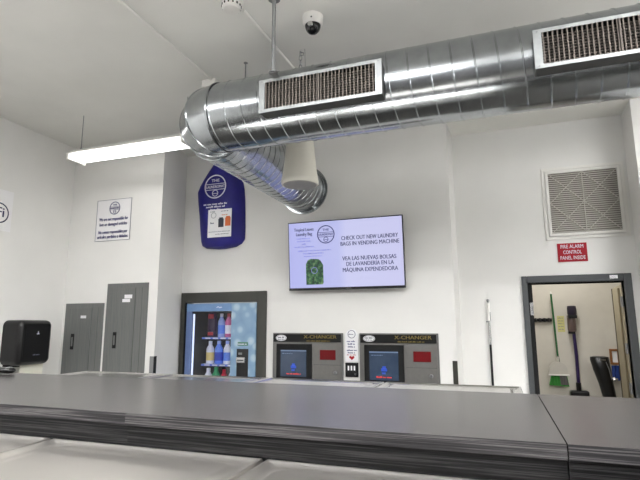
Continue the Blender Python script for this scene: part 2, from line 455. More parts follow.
MB().lathe([(.054,-.064),(.052,-.082),(.044,-.102),(.03,-.118),(.012,-.126),(.002,-.128)],32,(-1.055,2.86,CZ)).build('dome_bubble',SMOKE,t,smooth=True)
MB().lathe([(.02,0),(.018,-.012)],16,(-1.055,2.815,CZ-.08),'Y').build('lens_ring',SILVER,t)
MB().lathe([(.005,0),(.005,-.004)],10,(-1.04,2.791,CZ-.045),'Y').build('mount_screw',BLACKM,t)

# pendant behind main duct
px,py=-1.442,3.6
t=thing('pendant_speaker','white tapered pendant speaker hanging between the duct runs','speaker',(px,py,1.10))
MB().lathe([(.147,1.12),(.153,1.128),(.153,1.15),(.138,1.24),(.122,1.40),(.115,1.50),(.095,1.545),(.03,1.56)],40,(px,py,0)).build('shell',PENDW,t,smooth=True)
MB().lathe([(.135,1.116),(.142,1.124)],40,(px,py,0)).build('grille',PENDG,t)
MB().tube([(px,py,1.55),(px,py,CZ)],.006,8).build('suspension_cable',ZINC,t)
MB().lathe([(.05,CZ),(.045,CZ-.03)],20,(px,py,0)).build('canopy',PENDW,t)

# fluorescent fixture
t=thing('strip_light','bright hanging two-tube fluorescent strip light left of duct elbow','light',(-3.25,3.59,1.6))
fx0,fx1,fy=-3.84,-2.53,3.59
MB().prism([(fy-.12,1.645),(fy-.09,1.665),(fy-.05,1.70),(fy+.05,1.70),(fy+.09,1.665),(fy+.12,1.645)],fx0,fx1,'X').build('housing',WHITEP,t)
for y in (fy-.06,fy+.06):
    MB().tube([(fx0+.03,y,1.618),(fx1-.03,y,1.618)],.019,16).build('tube',TUBE,t,smooth=True)
for x in (fx0,fx1):
    MB().box(x-.012,x+.012,fy-.115,fy+.115,1.59,1.648,.004).build('end_cap',WHITEP,t)
MB().tube([(-3.79,3.59,1.70),(-3.79,3.59,CZ)],.004,8).build('suspension_wire',ZINC,t)
MB().tube([(-2.56,3.59,1.70),(-2.56,3.59,CZ)],.004,8).build('suspension_wire',ZINC,t)
hk=MB(); hk.tube([(-3.81,3.59,1.70),(-3.80,3.59,1.73),(-3.79,3.59,1.74),(-3.78,3.59,1.73),(-3.77,3.59,1.70)],.004,8); hk.build('hook',ZINC,t)

# ------------------------------------------------------------------ counter
CT=-.22
def counter(xa,xb,label,y0,ga=.0012,gb=.0012):
    t=thing('countertop',label,'countertop',((xa+xb)/2,1.38,CT-.06),'grey laminate countertop sections')
    MB().box(xa+ga,xb-gb,y0+.002,1.716,CT-.027,CT).build('laminate_top',COUNTER,t)
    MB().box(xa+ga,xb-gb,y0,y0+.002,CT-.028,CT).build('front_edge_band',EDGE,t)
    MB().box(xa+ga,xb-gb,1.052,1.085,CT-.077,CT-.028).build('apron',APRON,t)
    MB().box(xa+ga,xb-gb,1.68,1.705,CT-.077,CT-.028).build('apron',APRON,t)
counter(-2.9,-.884,'grey laminate countertop section at the left end of the counter',1.047,.0012,.0001)
counter(-.884,.112,'middle grey laminate countertop section between the two seams',1.040,.0001,.0012)
counter(.112,2.1,'grey laminate countertop section right of the dark diagonal seam',1.040)
t=thing('counter_support','grey support wall carrying the countertop between the washer rows','counter support',(-.4,1.38,FZ))
MB().box(-2.85,2.05,1.09,1.67,FZ,CT-.028).build('support_body',GREYDOOR,t)
MB().box(-2.85,2.05,1.086,1.09,FZ,FZ+.1).build('kick_board',BLACKM,t)
# small black thing on the counter
t=thing('handheld_device','small rounded black plastic device lying on the far left counter edge','device',(-2.12,1.65,CT))
dv=MB(); dv.lathe([(.003,0),(.018,.006),(.027,.03),(.029,.07),(.026,.12),(.022,.16),(.024,.2),(.018,.214),(.003,.22)],20,(0,0,0),'X')
for v in dv.bm.verts: v.co=Vector((-2.255+v.co.x, 1.655+v.co.y*1.1, CT+.0175+v.co.z*.6))
dv.build('body',BLACK,t,smooth=True)
dr=MB(); dr.ring(.0195,.0225,-2.06,-2.054,(0,1.655,CT+.0175),24,'X',1.1,.7); dr.build('collar_ring',ZINC,t)

# washers
def washer(W,D,H,label,group,tilt=0):
    """front-load washer, local frame: x across, +y towards the operator's front, z up, top at 0 is H"""
    t=thing('washing_machine',label,'washing machine',(0,0,FZ),group)
    w=W/2-.004
    MB().box(-w,w,0,D,0,H-.035,.006).build('cabinet',STAIN_BODY,t,local=True)
    # pressed lid: rolled rim, groove and raised centre with rounded corners
    lid=MB()
    def rr(ins,r,z,n=6):
        pts=[]
        for (cx,cy,a0) in ((w-ins-r,D-ins-r,0),(-w+ins+r,D-ins-r,PI/2),(-w+ins+r,ins+r,PI),(w-ins-r,ins+r,1.5*PI)):
            for k in range(n+1):
                a=a0+PI/2*k/n; pts.append(lid.bm.verts.new((cx+r*math.cos(a),cy+r*math.sin(a),z)))
        return pts
    lay=[rr(0,.004,H-.035),rr(0,.004,H-.006),rr(.002,.004,H),rr(.006,.004,H+.001),rr(.010,.006,H-.001),rr(.022,.012,H-.006),rr(.040,.03,H-.007),
         rr(.047,.034,H-.002),rr(.054,.036,H-.0005),rr(.062,.038,H-.002),rr(.075,.042,H-.003)]
    for A,B in zip(lay,lay[1:]):
        n=len(A)
        for k in range(n): lid.bm.faces.new((A[k],A[(k+1)%n],B[(k+1)%n],B[k]))
    lid.bm.faces.new(lay[-1]); lid.bm.faces.new(lay[0][::-1])
    for v in lid.bm.verts:
        if v.co.z>H-.02: v.co.z-=tilt*v.co.y
    lid.build('top_panel',STAIN_NEAR if tilt else STAIN,t,smooth=True,local=True)
    dr=MB(); dr.ring(.15,.215,D+.001,D+.035,(0,0,H*.52),40); dr.build('door_ring',SILVER,t,smooth=True,local=True)
    d=[c for c in t.children][-1]
    gl=MB(); gl.lathe([(.15,D+.03),(.13,D+.012),(.08,D+.004),(.01,D+.002)],36,(0,0,H*.52),'Y'); gl.build('door_glass',SMOKE,d,smooth=True,local=True)
    hd=MB(); hd.box(.16,.2,D+.035,D+.055,H*.52-.05,H*.52+.05,.006); hd.build('door_handle',BLACK,d,local=True)
    cp=MB(); cp.box(-w+.03,w-.03,D,D+.012,H-.22,H-.06,.004); cp.build('control_panel',BLACK,t,local=True)
    cp=[c for c in t.children][-1]
    cs=MB(); cs.box(.05,.16,D+.012,D+.014,H-.18,H-.1); cs.build('display',LCD,cp,local=True)
    for k in range(3):
        MB().lathe([(.014,D+.012),(.012,D+.02)],16,(-.2+k*.06,0,H-.14),'Y').build('button',WHITEP,cp,local=True)
    MB().box(-w+.01,w-.01,.02,D-.04,-.001,.06).build('plinth',BLACKM,t,local=True)
    return t
def dup(root,loc,rz,label):
    r=root.copy(); C.objects.link(r); r.location=Vector(loc)+Vector((0,0,EYE)); r.rotation_euler=(0,0,rz); r['label']=label
    def rec(src,dst):
        for ch in list(src.children):
            c=ch.copy(); C.objects.link(c); c.parent=dst; rec(ch,c)
    rec(root,r); return r
near_l=['stainless washer top at the bottom left corner, below the counter front','stainless washer top below the counter, second from the left picture edge','stainless washer top at the bottom centre, with bright rounded inner rim']
HN=EYE-.297; w0=washer(.62,.74,HN,'x','near row of stainless washers',.012)
for i,cxx in enumerate((-1.43,-.81,-.19)):
    loc=(cxx,1.048,FZ)
    if i==0: w0.location=Vector(loc)+Vector((0,0,EYE)); w0.rotation_euler=(0,0,PI); w0['label']=near_l[0]
    else: dup(w0,loc,PI,near_l[i])
far_l=['far-side stainless washer in front of the tall and short grey panels, leftmost of its row','far-side stainless washer in front of the vending machine','far-side stainless washer in front of the left changer','far-side stainless washer in front of the right changer, at the row\'s right end']
HF=EYE-.29; f0=washer(.635,.76,HF,'x','far row of stainless washers')
for i in range(4):
    loc=(-2.1225+i*.635,1.735,FZ)
    if i==0: f0.location=Vector(loc)+Vector((0,0,EYE)); f0['label']=far_l[0]
    else: dup(f0,loc,0,far_l[i])

# ------------------------------------------------------------------ left side
# towel dispenser on the left wall (x = -4.67)
t=thing('towel_dispenser','black paper towel dispenser on the left wall with towel sticking out','towel dispenser',(-4.605,3.79,-.46))
td=MB()
n=10; rowsv=[]
ya,yb=3.59,3.975
zs=[-.445,-.42,-.36,-.2,-.05,.0,.03,.035]
dep=[.13,.17,.205,.215,.2,.185,.15,.12]
prev=None
def rrect(mb,x0,x1,y0,y1,z0,z1,r,n=6,bulge=.0):
    # front outline (y,z) rounded, extruded along x with a soft front
    def outl(ins,x):
        o=[]
        for (cy,cz,a0) in ((y1-r,z1-r,0),(y0+r,z1-r,PI/2),(y0+r,z0+r,PI),(y1-r,z0+r,1.5*PI)):
            for k in range(n+1):
                a=a0+PI/2*k/n; o.append(mb.bm.verts.new((x,cy+max(r-ins,.002)*math.cos(a)-0,cz+max(r-ins,.002)*math.sin(a))))
        return o
    L=[outl(0,x0),outl(0,x1-.05),outl(.006,x1-.025),outl(.018,x1-.008),outl(.035,x1)]
    for A,B in zip(L,L[1:]):
        m=len(A)
        for k in range(m): mb.bm.faces.new((A[k],A[(k+1)%m],B[(k+1)%m],B[k]))
    mb.bm.faces.new(L[0][::-1]); mb.bm.faces.new(L[-1])
rrect(td,-4.604,-4.375,ya,yb,-.40,.043,.06)
cov=td.build('cover',BLACK,t,smooth=True)
bk=MB(); bk.box(-4.604,-4.50,ya+.03,yb-.03,-.42,-.37,.01); bk.build('back_body',BLACKM,t)
pp=MB(); pp.box(-4.452,-4.449,3.69,3.955,-.56,-.38); pp.build('paper_sheet',PAPER,t)
words(MB(),3.76,3.84,-.30,.012,-4.374,'X').build('brand_mark',GREYINK,cov)
lk=MB(); lk.box(-4.376,-4.373,3.785,3.815,-.10,-.09); lk.box(-4.376,-4.373,3.796,3.806,-.10,-.07); lk.build('lock_mark',WHITEINK,cov)
sl=MB(); sl.box(-4.385,-4.3735,3.652,3.656,-.34,-.02); sl.build('cover_seam',BLACKM,cov)

# wifi sign on left wall
t=thing('wifi_sign','white sign with navy lettering on the left wall, cut by the picture edge','sign',(-4.605,3.25,.925))
MB().box(-4.603,-4.598,2.97,3.555,.925,1.34,.001).build('board',ACRYL,t)
text('lettering','Wi',.15,(-4.596,3.22,1.105),NAVYD,t,'+X',bold=.005)
text('lettering','Fi',.14,(-4.596,3.425,1.105),NAVYD,t,'+X',bold=.005)
wf=MB()
def stad(mb,yc,zc,hw,hh,th,x):
    def o(h,wd,xx):
        p=[]
        for (cy,a0) in ((wd-h,-PI/2),(-(wd-h),PI/2)):
            for k in range(13):
                a=a0+PI*k/12; p.append(mb.bm.verts.new((xx,yc+cy+h*math.cos(a),zc+h*math.sin(a))))
        return p
    A=o(hh,hw,x);B=o(hh-th,hw-th,x);m=len(A)
    for k in range(m): mb.bm.faces.new((A[k],A[(k+1)%m],B[(k+1)%m],B[k]))
    bmesh.ops.solidify(mb.bm,geom=list(mb.bm.faces),thickness=.002)
stad(wf,3.32,1.10,.2,.105,.013,-4.5955); wf.build('outline',NAVYD,t)

# responsibility sign on left back wall (y=4.30)
Y=4.30
t=thing('notice_sign','white notice with round navy logo and four text lines on left back wall','sign',(-3.975,Y,.92))
MB().box(-4.217,-3.740,Y-.006,Y-.001,.920,1.392,.001).build('board',ACRYL,t)
bd=MB()
for a_ in ((-4.219,-3.738,1.389,1.393),(-4.219,-3.738,.918,.922)): bd.box(a_[0],a_[1],Y-.008,Y-.005,a_[2],a_[3])
for x in (-4.219,-3.742): bd.box(x,x+.004,Y-.008,Y-.005,.922,1.389)
bd.build('border',GREYINK,t)
def logo(parent,x,y,z,r,ink,local=False,word='LAUNDROMAT',bandc=None,facing='-Y'):
    m=MB(); m.ring(r*.9,r,y-.001,y+.001,(x,0,z),36); m.box(x-r*.93,x+r*.93,y-.001,y+.001,z+.20*r,z+.25*r); m.box(x-r*.93,x+r*.93,y-.001,y+.001,z-.28*r,z-.23*r)
    m.ring(r*.22,r*.28,y-.001,y+.001,(x,0,z-.55*r),20); m.box(x-.2*r,x+.2*r,y-.001,y+.001,z-.6*r,z-.55*r)
    m.build('logo_ring',ink,parent,local=local)
    text('logo_lettering',word,r*.34,(x,y,z-.02*r),ink,parent,width=r*1.7,bold=r*.008,local=local)
    text('logo_lettering','THE',r*.34,(x,y,z+.5*r),ink,parent,width=r*.72,bold=.001,local=local)
logo(t,-3.966,Y-.009,1.290,.074,NAVY)
for i,(s,z) in enumerate((('We are not responsible for',1.166),('lost or damaged articles',1.107),('No somos responsables por',1.018),('artículos perdidos o dañados',.964))):
    text('lettering',s,.052,(-3.975,Y-.009,z),NAVY,t,width=.40 if i%2==0 else .38 if i==1 else .42,bold=.0012)

# grey electrical panels
def panel(xa,xb,zt,label,kind):
    t=thing('electrical_panel',label,'electrical panel',((xa+xb)/2,Y,-.75),'grey electrical panels on the left back wall')
    MB().box(xa,xb,Y-.012,Y-.0005,-.75,zt,.003,1).build('cover',GREYDOOR,t)
    w=xb-xa
    dr=MB(); dr.box(xa+.05,xa+w*.70,Y-.018,Y-.012,-.70,zt-.05,.003,1); dr=dr.build('door',GREYDOOR,t)
    sm=MB(); sm.box(xa+w*.70,xa+w*.70+.006,Y-.0145,Y-.012,-.70,zt-.05); sm.box(xa+w*.86,xa+w*.86+.004,Y-.0135,Y-.012,-.70,zt-.05); sm.build('seam',GREYDARK,t)
    hx=xa+w*(.26 if kind==0 else .27); hz=-.19 if kind==0 else -.17
    h=MB(); h.box(hx-.022,hx+.022,Y-.021,Y-.018,hz-.085,hz+.085,.004); h=h.build('latch',BLACKM,dr)
    MB().box(hx-.010,hx+.010,Y-.027,Y-.021,hz-.05,hz+.05,.003).build('lever',GREYDOOR,h)
    lx=(xa+xb)/2
    l=MB()
    if kind==0: l.box(lx-.035,lx+.04,Y-.0215,Y-.0185,zt-.165,zt-.135)
    else:
        l.box(lx-.025,lx+.075,Y-.0215,Y-.0185,zt-.165,zt-.125); l.box(lx-.05,lx+.05,Y-.022,Y-.0185,zt-.205,zt-.17)
    l.build('label_sticker',WHITECARD,dr)
panel(-4.56,-4.02,.229,'shorter grey metal panel in the left corner with one small white sticker',0)
panel(-3.99,-3.445,.436,'taller grey metal panel with two white stickers above its black latch',1)

# corner guards
t=thing('corner_guard','grey and black corner guard on wall edge left of the vending machine','corner guard',(-3.34,4.29,FZ),'black corner guards')
MB().box(-3.385,-3.335,Y-.006,Y-.0003,FZ,-.33,.001).build('front_leg',ZINC,t)
MB().prism([(-3.3345,Y-.006),(-3.328,Y-.006),(-3.345,Y+.055),(-3.3515,Y+.055)],FZ,-.33).build('side_leg',BLACKM,t)
t=thing('corner_guard','dark narrow corner guard on wall edge right of the right changer','corner guard',(-.38,4.99,FZ),'black corner guards')
MB().box(-.408,-.362,4.994,4.9995,FZ,-.362,.001).build('front_leg',mat('dark_guard',(48,46,38),.5),t)
MB().box(-.3595,-.3545,4.995,5.03,FZ,-.362).build('side_leg',WHITEP,t)

# ------------------------------------------------------------------ laundry bag
t=thing('laundry_bag','navy blue nylon laundry bag with white logo hanging on the wall','laundry bag',(-2.97,4.995,.87))
rows=[(1.98,-3.03,-2.95,.05),(1.90,-3.10,-2.88,.08),(1.82,-3.17,-2.80,.10),(1.726,-3.235,-2.735,.12),(1.65,-3.28,-2.69,.13),(1.572,-3.312,-2.672,.14),(1.43,-3.30,-2.66,.14),(1.284,-3.28,-2.655,.14),(1.12,-3.26,-2.65,.14),(.97,-3.238,-2.652,.135),(.92,-3.22,-2.69,.12),(.885,-3.16,-2.76,.10),(.868,-3.0,-2.9,.05)]
bg=MB(); nn_=20; G=[]
for (z,xl,xr,d) in rows:
    xl-=.035; xr-=.035
    r_=[]
    for k in range(nn_+1):
        tt=-1+2*k/nn_; x=(xl+xr)/2+(xr-xl)/2*tt
        r_.append(bg.bm.verts.new((x,4.99-d*(1-abs(tt)**4)-.004*math.sin(7*tt+z*9),z)))
    for k in range(nn_,-1,-1):
        if k in (0,nn_): pass
        tt=-1+2*k/nn_; x=(xl+xr)/2+(xr-xl)/2*tt
        r_.append(bg.bm.verts.new((x,4.996,z)))
    G.append(r_)
for A,B in zip(G,G[1:]):
    m=len(A)
    for k in range(m): bg.bm.faces.new((A[k],A[(k+1)%m],B[(k+1)%m],B[k]))
bg.bm.faces.new(G[0][::-1]); bg.bm.faces.new(G[-1])
bag=bg.build('bag_body',BAGBLUE,t,smooth=True)
logo(bag,-3.015,4.843,1.595,.145,WHITEINK)
wl=MB(); words(wl,-3.165,-2.845,1.385,.022,4.843); words(wl,-3.13,-2.87,1.352,.022,4.843); words(wl,-3.07,-2.93,1.318,.022,4.843); wl.build('small_print',WHITEINK,bag)
MB().tube([(-2.99,4.97,1.97),(-2.985,4.985,2.02)],.006,8).build('drawstring',WHITEINK,bag)
sh=MB(); sh.box(-3.095,-2.785,4.838,4.842,.985,1.315); sh=sh.build('leaflet',WHITECARD,t)
pr=MB(); pr.box(-2.955,-2.885,4.835,4.838,1.10,1.20,.001,1); pr.box(-2.945,-2.895,4.835,4.838,1.20,1.215); pr.build('dark_bag_picture',DKPRINT,sh)
pr=MB(); pr.box(-2.865,-2.795,4.835,4.838,1.11,1.21,.001,1); pr.box(-2.855,-2.805,4.835,4.838,1.21,1.225); pr.build('orange_bag_picture',ORANGE,sh)
pr=MB()
words(pr,-3.060,-3.0,1.155,.02,4.836); words(pr,-3.070,-3.0,1.29,.010,4.836); words(pr,-2.920,-2.820,1.29,.012,4.836); words(pr,-3.080,-2.800,1.05,.008,4.836); words(pr,-2.990,-2.810,1.02,.008,4.836)
pr.build('small_print',GREYINK,sh)
pr=MB(); pr.ring(.03,.034,4.835,4.837,(-3.020,0,1.245),24); pr.build('round_mark',GREYINK,sh)
words(MB(),-2.910,-2.830,1.245,.012,4.836).build('orange_print',ORANGE,sh)

# ------------------------------------------------------------------ television
# local frame: origin bottom centre of the set, x right, y away from viewer, z up; tilted forward
W,H=1.262,.742
t=thing('television','wall-mounted television showing laundry bag notice on lavender screen','television',(-1.45,4.90,.348),rot=(math.radians(4.5),0,0))
t.rotation_euler=(math.radians(4.5),0,0)
MB().box(-W/2,W/2,0,.035,0,H,.004).build('cabinet',BEZEL,t,local=True)
cab=t.children[0]
MB().box(-.3,.3,.035,.065,.12,.5,.01).build('rear_housing',BLACKM,t,local=True)
MB().box(-W/2+.010,W/2-.010,-.002,.0,.026,H-.012).build('screen',SCREEN,t,local=True)
scr=t.children[-1]
MB().box(-W/2,W/2,-.004,.0,0,.022,.001,1).build('lower_bezel',BEZEL,t,local=True)
MB().box(.01,.07,-.006,-.003,.006,.012).build('brand_mark',SILVER,t,local=True)
mt=MB(); mt.box(-.15,.15,.065,.085,.25,.45,.004); mt.build('wall_bracket',BLACKM,t,local=True)
def S(px,py):   # tv plane pixel -> local, from corners of the picture
    u=(px-292)/(406-292); return (-W/2+u*W)
ys=-.0035
text('lettering','Tropical Leaves',.05,(-.445,ys,.655),SCRINK,t,width=.225,bold=.0006,local=True)
text('lettering','Laundry Bag',.05,(-.445,ys,.605),SCRINK,t,width=.185,bold=.0006,local=True)
sm=MB(); 
for (a_,b_,z) in ((-.53,-.37,.56),(-.53,-.36,.53),(-.47,-.42,.50),(-.56,-.33,.47),(-.52,-.14,.425),(-.46,-.22,.395),(-.45,-.24,.365)): words(sm,a_,b_,z,.014,ys)
sm.build('small_print',SCRGREY,scr,local=True)
logo(scr,-.195,ys,.59,.098,NAVY,local=True)
text('lettering','CHECK OUT NEW LAUNDRY',.06,(.275,ys,.535),SCRINK,t,width=.60,bold=.0016,local=True)
text('lettering','BAGS IN VENDING MACHINE',.06,(.275,ys,.475),SCRINK,t,width=.62,bold=.0016,local=True)
text('lettering','VEA LAS NUEVAS BOLSAS',.06,(.265,ys,.32),SCRINK,t,width=.57,bold=.0016,local=True)
text('lettering','DE LAVANDERÍA EN LA',.06,(.27,ys,.262),SCRINK,t,width=.50,bold=.0016,local=True)
text('lettering','MÁQUINA EXPENDEDORA',.06,(.27,ys,.20),SCRINK,t,width=.58,bold=.0016,local=True)
bgp=MB(); bgp.prism([(-.43,.06),(-.245,.06),(-.235,.075),(-.235,.265),(-.265,.315),(-.29,.33),(-.37,.335),(-.405,.325),(-.43,.28)],ys-.001,ys,'Y'); bgp.build('bag_picture',SCRLEAF,scr,local=True)
rr_=MB(); rr_.ring(.03,.036,ys-.002,ys-.001,(-.335,0,.21),24); rr_.build('bag_picture_logo',SCRGREY,scr,local=True)

# ------------------------------------------------------------------ changers
def changer(xa,xb,zt,zb,label):
    t=thing('change_machine',label,'change machine',((xa+xb)/2,4.999,zb),'bill changers in the wall')
    w=xb-xa; y=4.955
    MB().box(xa,xb,y+.02,4.9995,zb,zt,.004).build('wall_plate',CHGTRIM,t)
    MB().box(xa+.018,xb-.018,y+.008,y+.02,zb+.012,zt-.105,.002,1).build('face_plate',CHGSTEEL,t)
    hd=MB(); hd.box(xa+.014,xb-.018,y+.004,y+.02,zt-.095,zt-.012,.002,1); hd=hd.build('header_panel',BLACKM,t)
    text('lettering','X-CHANGER',.050,(xa+w*.69,y+.003,zt-.042),GOLD,hd,width=w*.46,bold=.001)
    words(MB(),xa+w*.50,xa+w*.84,zt-.082,.013,y+.003).build('small_print',GOLD,hd)
    ov=MB(); ov.lathe([(1,0),(1,-.003)],32,(0,0,0),'Y')
    for v in ov.bm.verts: v.co=Vector((xa+w*.135+v.co.x*.062,y+.003+v.co.y,zt-.053+v.co.z*.032))
    ov=ov.build('oval_emblem',WHITECARD,hd)
    e=MB(); e.ring(.9,.97,y-.0015,y-.0005,(0,0,0),32)
    for v in e.bm.verts: v.co=Vector((xa+w*.135+v.co.x*.058,v.co.y,zt-.053+v.co.z*.029))
    words(e,xa+w*.135-.04,xa+w*.135+.04,zt-.045,.016,y-.001); words(e,xa+w*.135-.035,xa+w*.135+.035,zt-.066,.010,y-.001)
    e.build('emblem_print',DKPRINT,ov)
    # screen
    sx0,sx1=xa+w*.07,xa+w*.575; sz1,sz0=zt-.115,zb+.02
    bz=MB(); bz.box(sx0,sx1,y-.012,y+.01,sz0,sz1,.006); bz=bz.build('screen_bezel',BLACKM,t)
    a0,a1,b0,b1=sx0+.055,sx1-.055,sz0+.045,sz1-.065
    sc=MB(); sc.box(a0,a1,y-.015,y-.012,b0,b1); sc=sc.build('display',LCD,bz)
    q=MB(); q.box(a0,a1,y-.017,y-.015,b1-.012,b1); words(q,a0+.02,a0+.14,b1-.035,.01,y-.016); q.build('status_bar',LCDTOP,sc)
    q=MB(); q.box((a0+a1)/2-.028,(a0+a1)/2+.032,y-.017,y-.015,b0+.085,b0+.115,.004,1); q.box((a0+a1)/2-.015,(a0+a1)/2+.02,y-.017,y-.015,b0+.115,b0+.135); q.box((a0+a1)/2-.02,(a0+a1)/2+.016,y-.017,y-.015,b0+.058,b0+.076); q.build('blue_symbol',LCDBLUE,sc)
    words(MB(),a0+.07,a1-.06,b0+.03,.016,y-.016).build('red_print',LCDRED,sc)
    # right side
    rx0,rx1=xa+w*.69,xa+w*.905
    rd=MB(); rd.box(rx0,rx1,y+.002,y+.009,zt-.275,zt-.175,.002,1); rd=rd.build('red_display',REDL,t)
    cl=MB(); cl.box(xa+w*.60,xb-.02,y+.006,y+.0085,zb+.19,zb+.194); cl.build('plate_seam',GREYDARK,t)
    kx,kz=xa+w*.90,zb+.115
    k=MB(); k.lathe([(.020,y+.008),(.020,y-.002),(.016,y-.006),(.005,y-.007)],24,(kx,0,kz),'Y'); k=k.build('lock',ZINC,t,smooth=True)
    MB().box(kx-.002,kx+.002,y-.009,y-.007,kz-.01,kz+.01).build('keyhole',BLACK,k)
    for (x,z) in ((xa+.01,zt-.01),(xb-.01,zt-.01),(xb-.01,zb+.02),(xa+.01,zb+.02)):
        MB().lathe([(.005,y+.02),(.004,y+.016)],10,(x,0,z),'Y').build('screw',SILVER,t)
changer(-2.306,-1.506,-.101,-.62,'left of two change machines, beside the vending machine')
changer(-1.328,-.530,-.102,-.625,'right of two change machines, nearer the door')
t=thing('instruction_sign','white laminated notice with red heart between the two change machines','sign',(-1.41,5.0,-.39))
MB().prism([(-1.483,-.388),(-1.345,-.388),(-1.345,-.11),(-1.375,-.072),(-1.41,-.06),(-1.45,-.072),(-1.483,-.11)],4.985,4.9985,'Y').build('board',WHITECARD,t)
lg=MB(); lg.ring(.036,.042,4.983,4.985,(-1.413,0,-.113),24); words(lg,-1.445,-1.38,-.113,.012,4.984); lg.build('round_logo',GREYINK,t)
q=MB()
for (a_,b_,z) in ((-1.465,-1.36,-.185),(-1.455,-1.37,-.212),(-1.455,-1.375,-.24),(-1.465,-1.355,-.275),(-1.455,-1.37,-.30)): words(q,a_,b_,z,.016,4.984)
q.build('small_print',NAVY,t)
q=MB(); q.prism([(-1.413,-.375),(-1.385,-.35),(-1.388,-.336),(-1.402,-.333),(-1.413,-.342),(-1.424,-.333),(-1.438,-.336),(-1.441,-.35)],4.983,4.985,'Y'); q.build('red_heart',RED,t)
words(MB(),-1.465,-1.36,-.322,.010,4.984).build('red_print',RED,t)
t=thing('coin_slot_plate','black plate with three white slots under the heart notice','coin plate',(-1.415,5.0,-.55))
MB().box(-1.484,-1.348,4.98,4.9995,-.545,-.402,.004).build('plate',BLACKM,t)
for k in range(3): MB().box(-1.457+k*.032,-1.441+k*.032,4.976,4.98,-.478,-.432,.001,1).build('slot_label',WHITECARD,t)
MB().lathe([(.012,4.98),(.01,4.972)],16,(-1.375,0,-.515),'Y').build('knob',SILVER,t)

# ------------------------------------------------------------------ vending machine
t=thing('vending_surround','dark grey flat surround framing the vending machine in the wall','frame',(-2.967,4.98,FZ))
sr=MB(); sr.box(-3.512,-3.455,4.975,4.9995,FZ,.362,.002,1); sr.box(-2.505,-2.395,4.975,4.9995,FZ,.362,.002,1); sr.box(-3.455,-2.505,4.975,4.9995,.245,.362,.002,1)
sr.build('surround_panel',VSURR,t)
q=MB(); q.box(-2.507,-2.503,4.976,5.02,FZ,.245); q.box(-3.457,-3.453,4.976,5.02,FZ,.245); q.box(-3.457,-2.503,4.976,5.02,.243,.247); q.build('shadow_gap_lip',BLACKM,t)  # black strips draw the shadow gap around the machine front
vm=thing('vending_machine','lit glass-front drinks and supplies vending machine with blue bubble panel','vending machine',(-2.985,5.3,FZ))
x0,x1,zt=-3.447,-2.525,.232
wx0,wx1,wz1,wz0=-3.379,-2.845,.143,-1.15
q=MB(); q.box(x0,x1,5.5,5.53,FZ+.02,zt); q.box(x0,x0+.02,5.03,5.5,FZ+.02,zt); q.box(x1-.02,x1,5.03,5.5,FZ+.02,zt); q.box(x0,x1,5.03,5.5,zt-.02,zt); q.box(x0,x1,5.03,5.5,FZ+.02,FZ+.06)
q.build('cabinet',BLACKM,vm)
q=MB(); q.box(wx0-.005,wx0,5.03,5.5,wz0,wz1); q.box(wx1,wx1+.005,5.03,5.5,wz0,wz1); q.box(wx0,wx1,5.03,5.5,wz1,wz1+.005); q.box(wx0,wx1,5.45,5.46,wz0,wz1); q.box(wx0,wx1,5.03,5.5,wz0-.005,wz0)
q.build('liner',VIN,vm)
q=MB(); q.box(wx1,x1,5.0,5.03,FZ+.06,zt,.004,1); fp=q.build('bubble_front_panel',VPANEL,vm)
q=MB(); q.box(x0,wx1,5.0,5.03,wz1,zt,.003,1); q.build('top_banner',VTOP,vm)
q=MB(); q.box(x0,wx0,5.0,5.03,FZ+.06,wz1,.003,1); q.box(wx0,wx1,5.0,5.03,FZ+.06,wz0,.003,1); ls=q.build('side_rail',glow('side_rail_blue',(92,110,150),.2),vm)
q=MB(); q.box(wx0,wx1,5.012,5.016,wz0,wz1); q.build('glass_pane',glass_mat('clear_glass'),vm)
MB().box(wx0+.004,wx0+.018,5.035,5.05,wz0,wz1-.03).build('light_strip',LED,vm)
sq=MB(); sq.tube([(-3.04,4.999,.185),(-3.02,4.999,.195),(-3.0,4.999,.18),(-2.98,4.999,.192),(-2.97,4.999,.183)],.004,6); sq.build('banner_mark',WHITEINK,vm)
# payment column
q=MB(); q.box(-2.76,-2.615,4.992,5.0,-.72,-.28,.003,1); pay=q.build('payment_panel',BLACK,vm)
MB().box(-2.75,-2.622,4.995,5.0,-.245,-.205).build('green_display',glow('green_lcd',(70,110,90),.25),vm)
words(MB(),-2.745,-2.63,-.225,.018,4.994).build('display_print',WHITEINK,vm)
q=MB(); q.box(-2.752,-2.64,4.965,4.992,-.435,-.37,.008); acc=q.build('bill_acceptor',SILVER,pay)
MB().box(-2.735,-2.66,4.962,4.966,-.408,-.396).build('bill_slot',BLACK,acc)
MB().box(-2.735,-2.69,4.985,4.992,-.345,-.32,.002,1).build('card_reader',ZINC,pay)
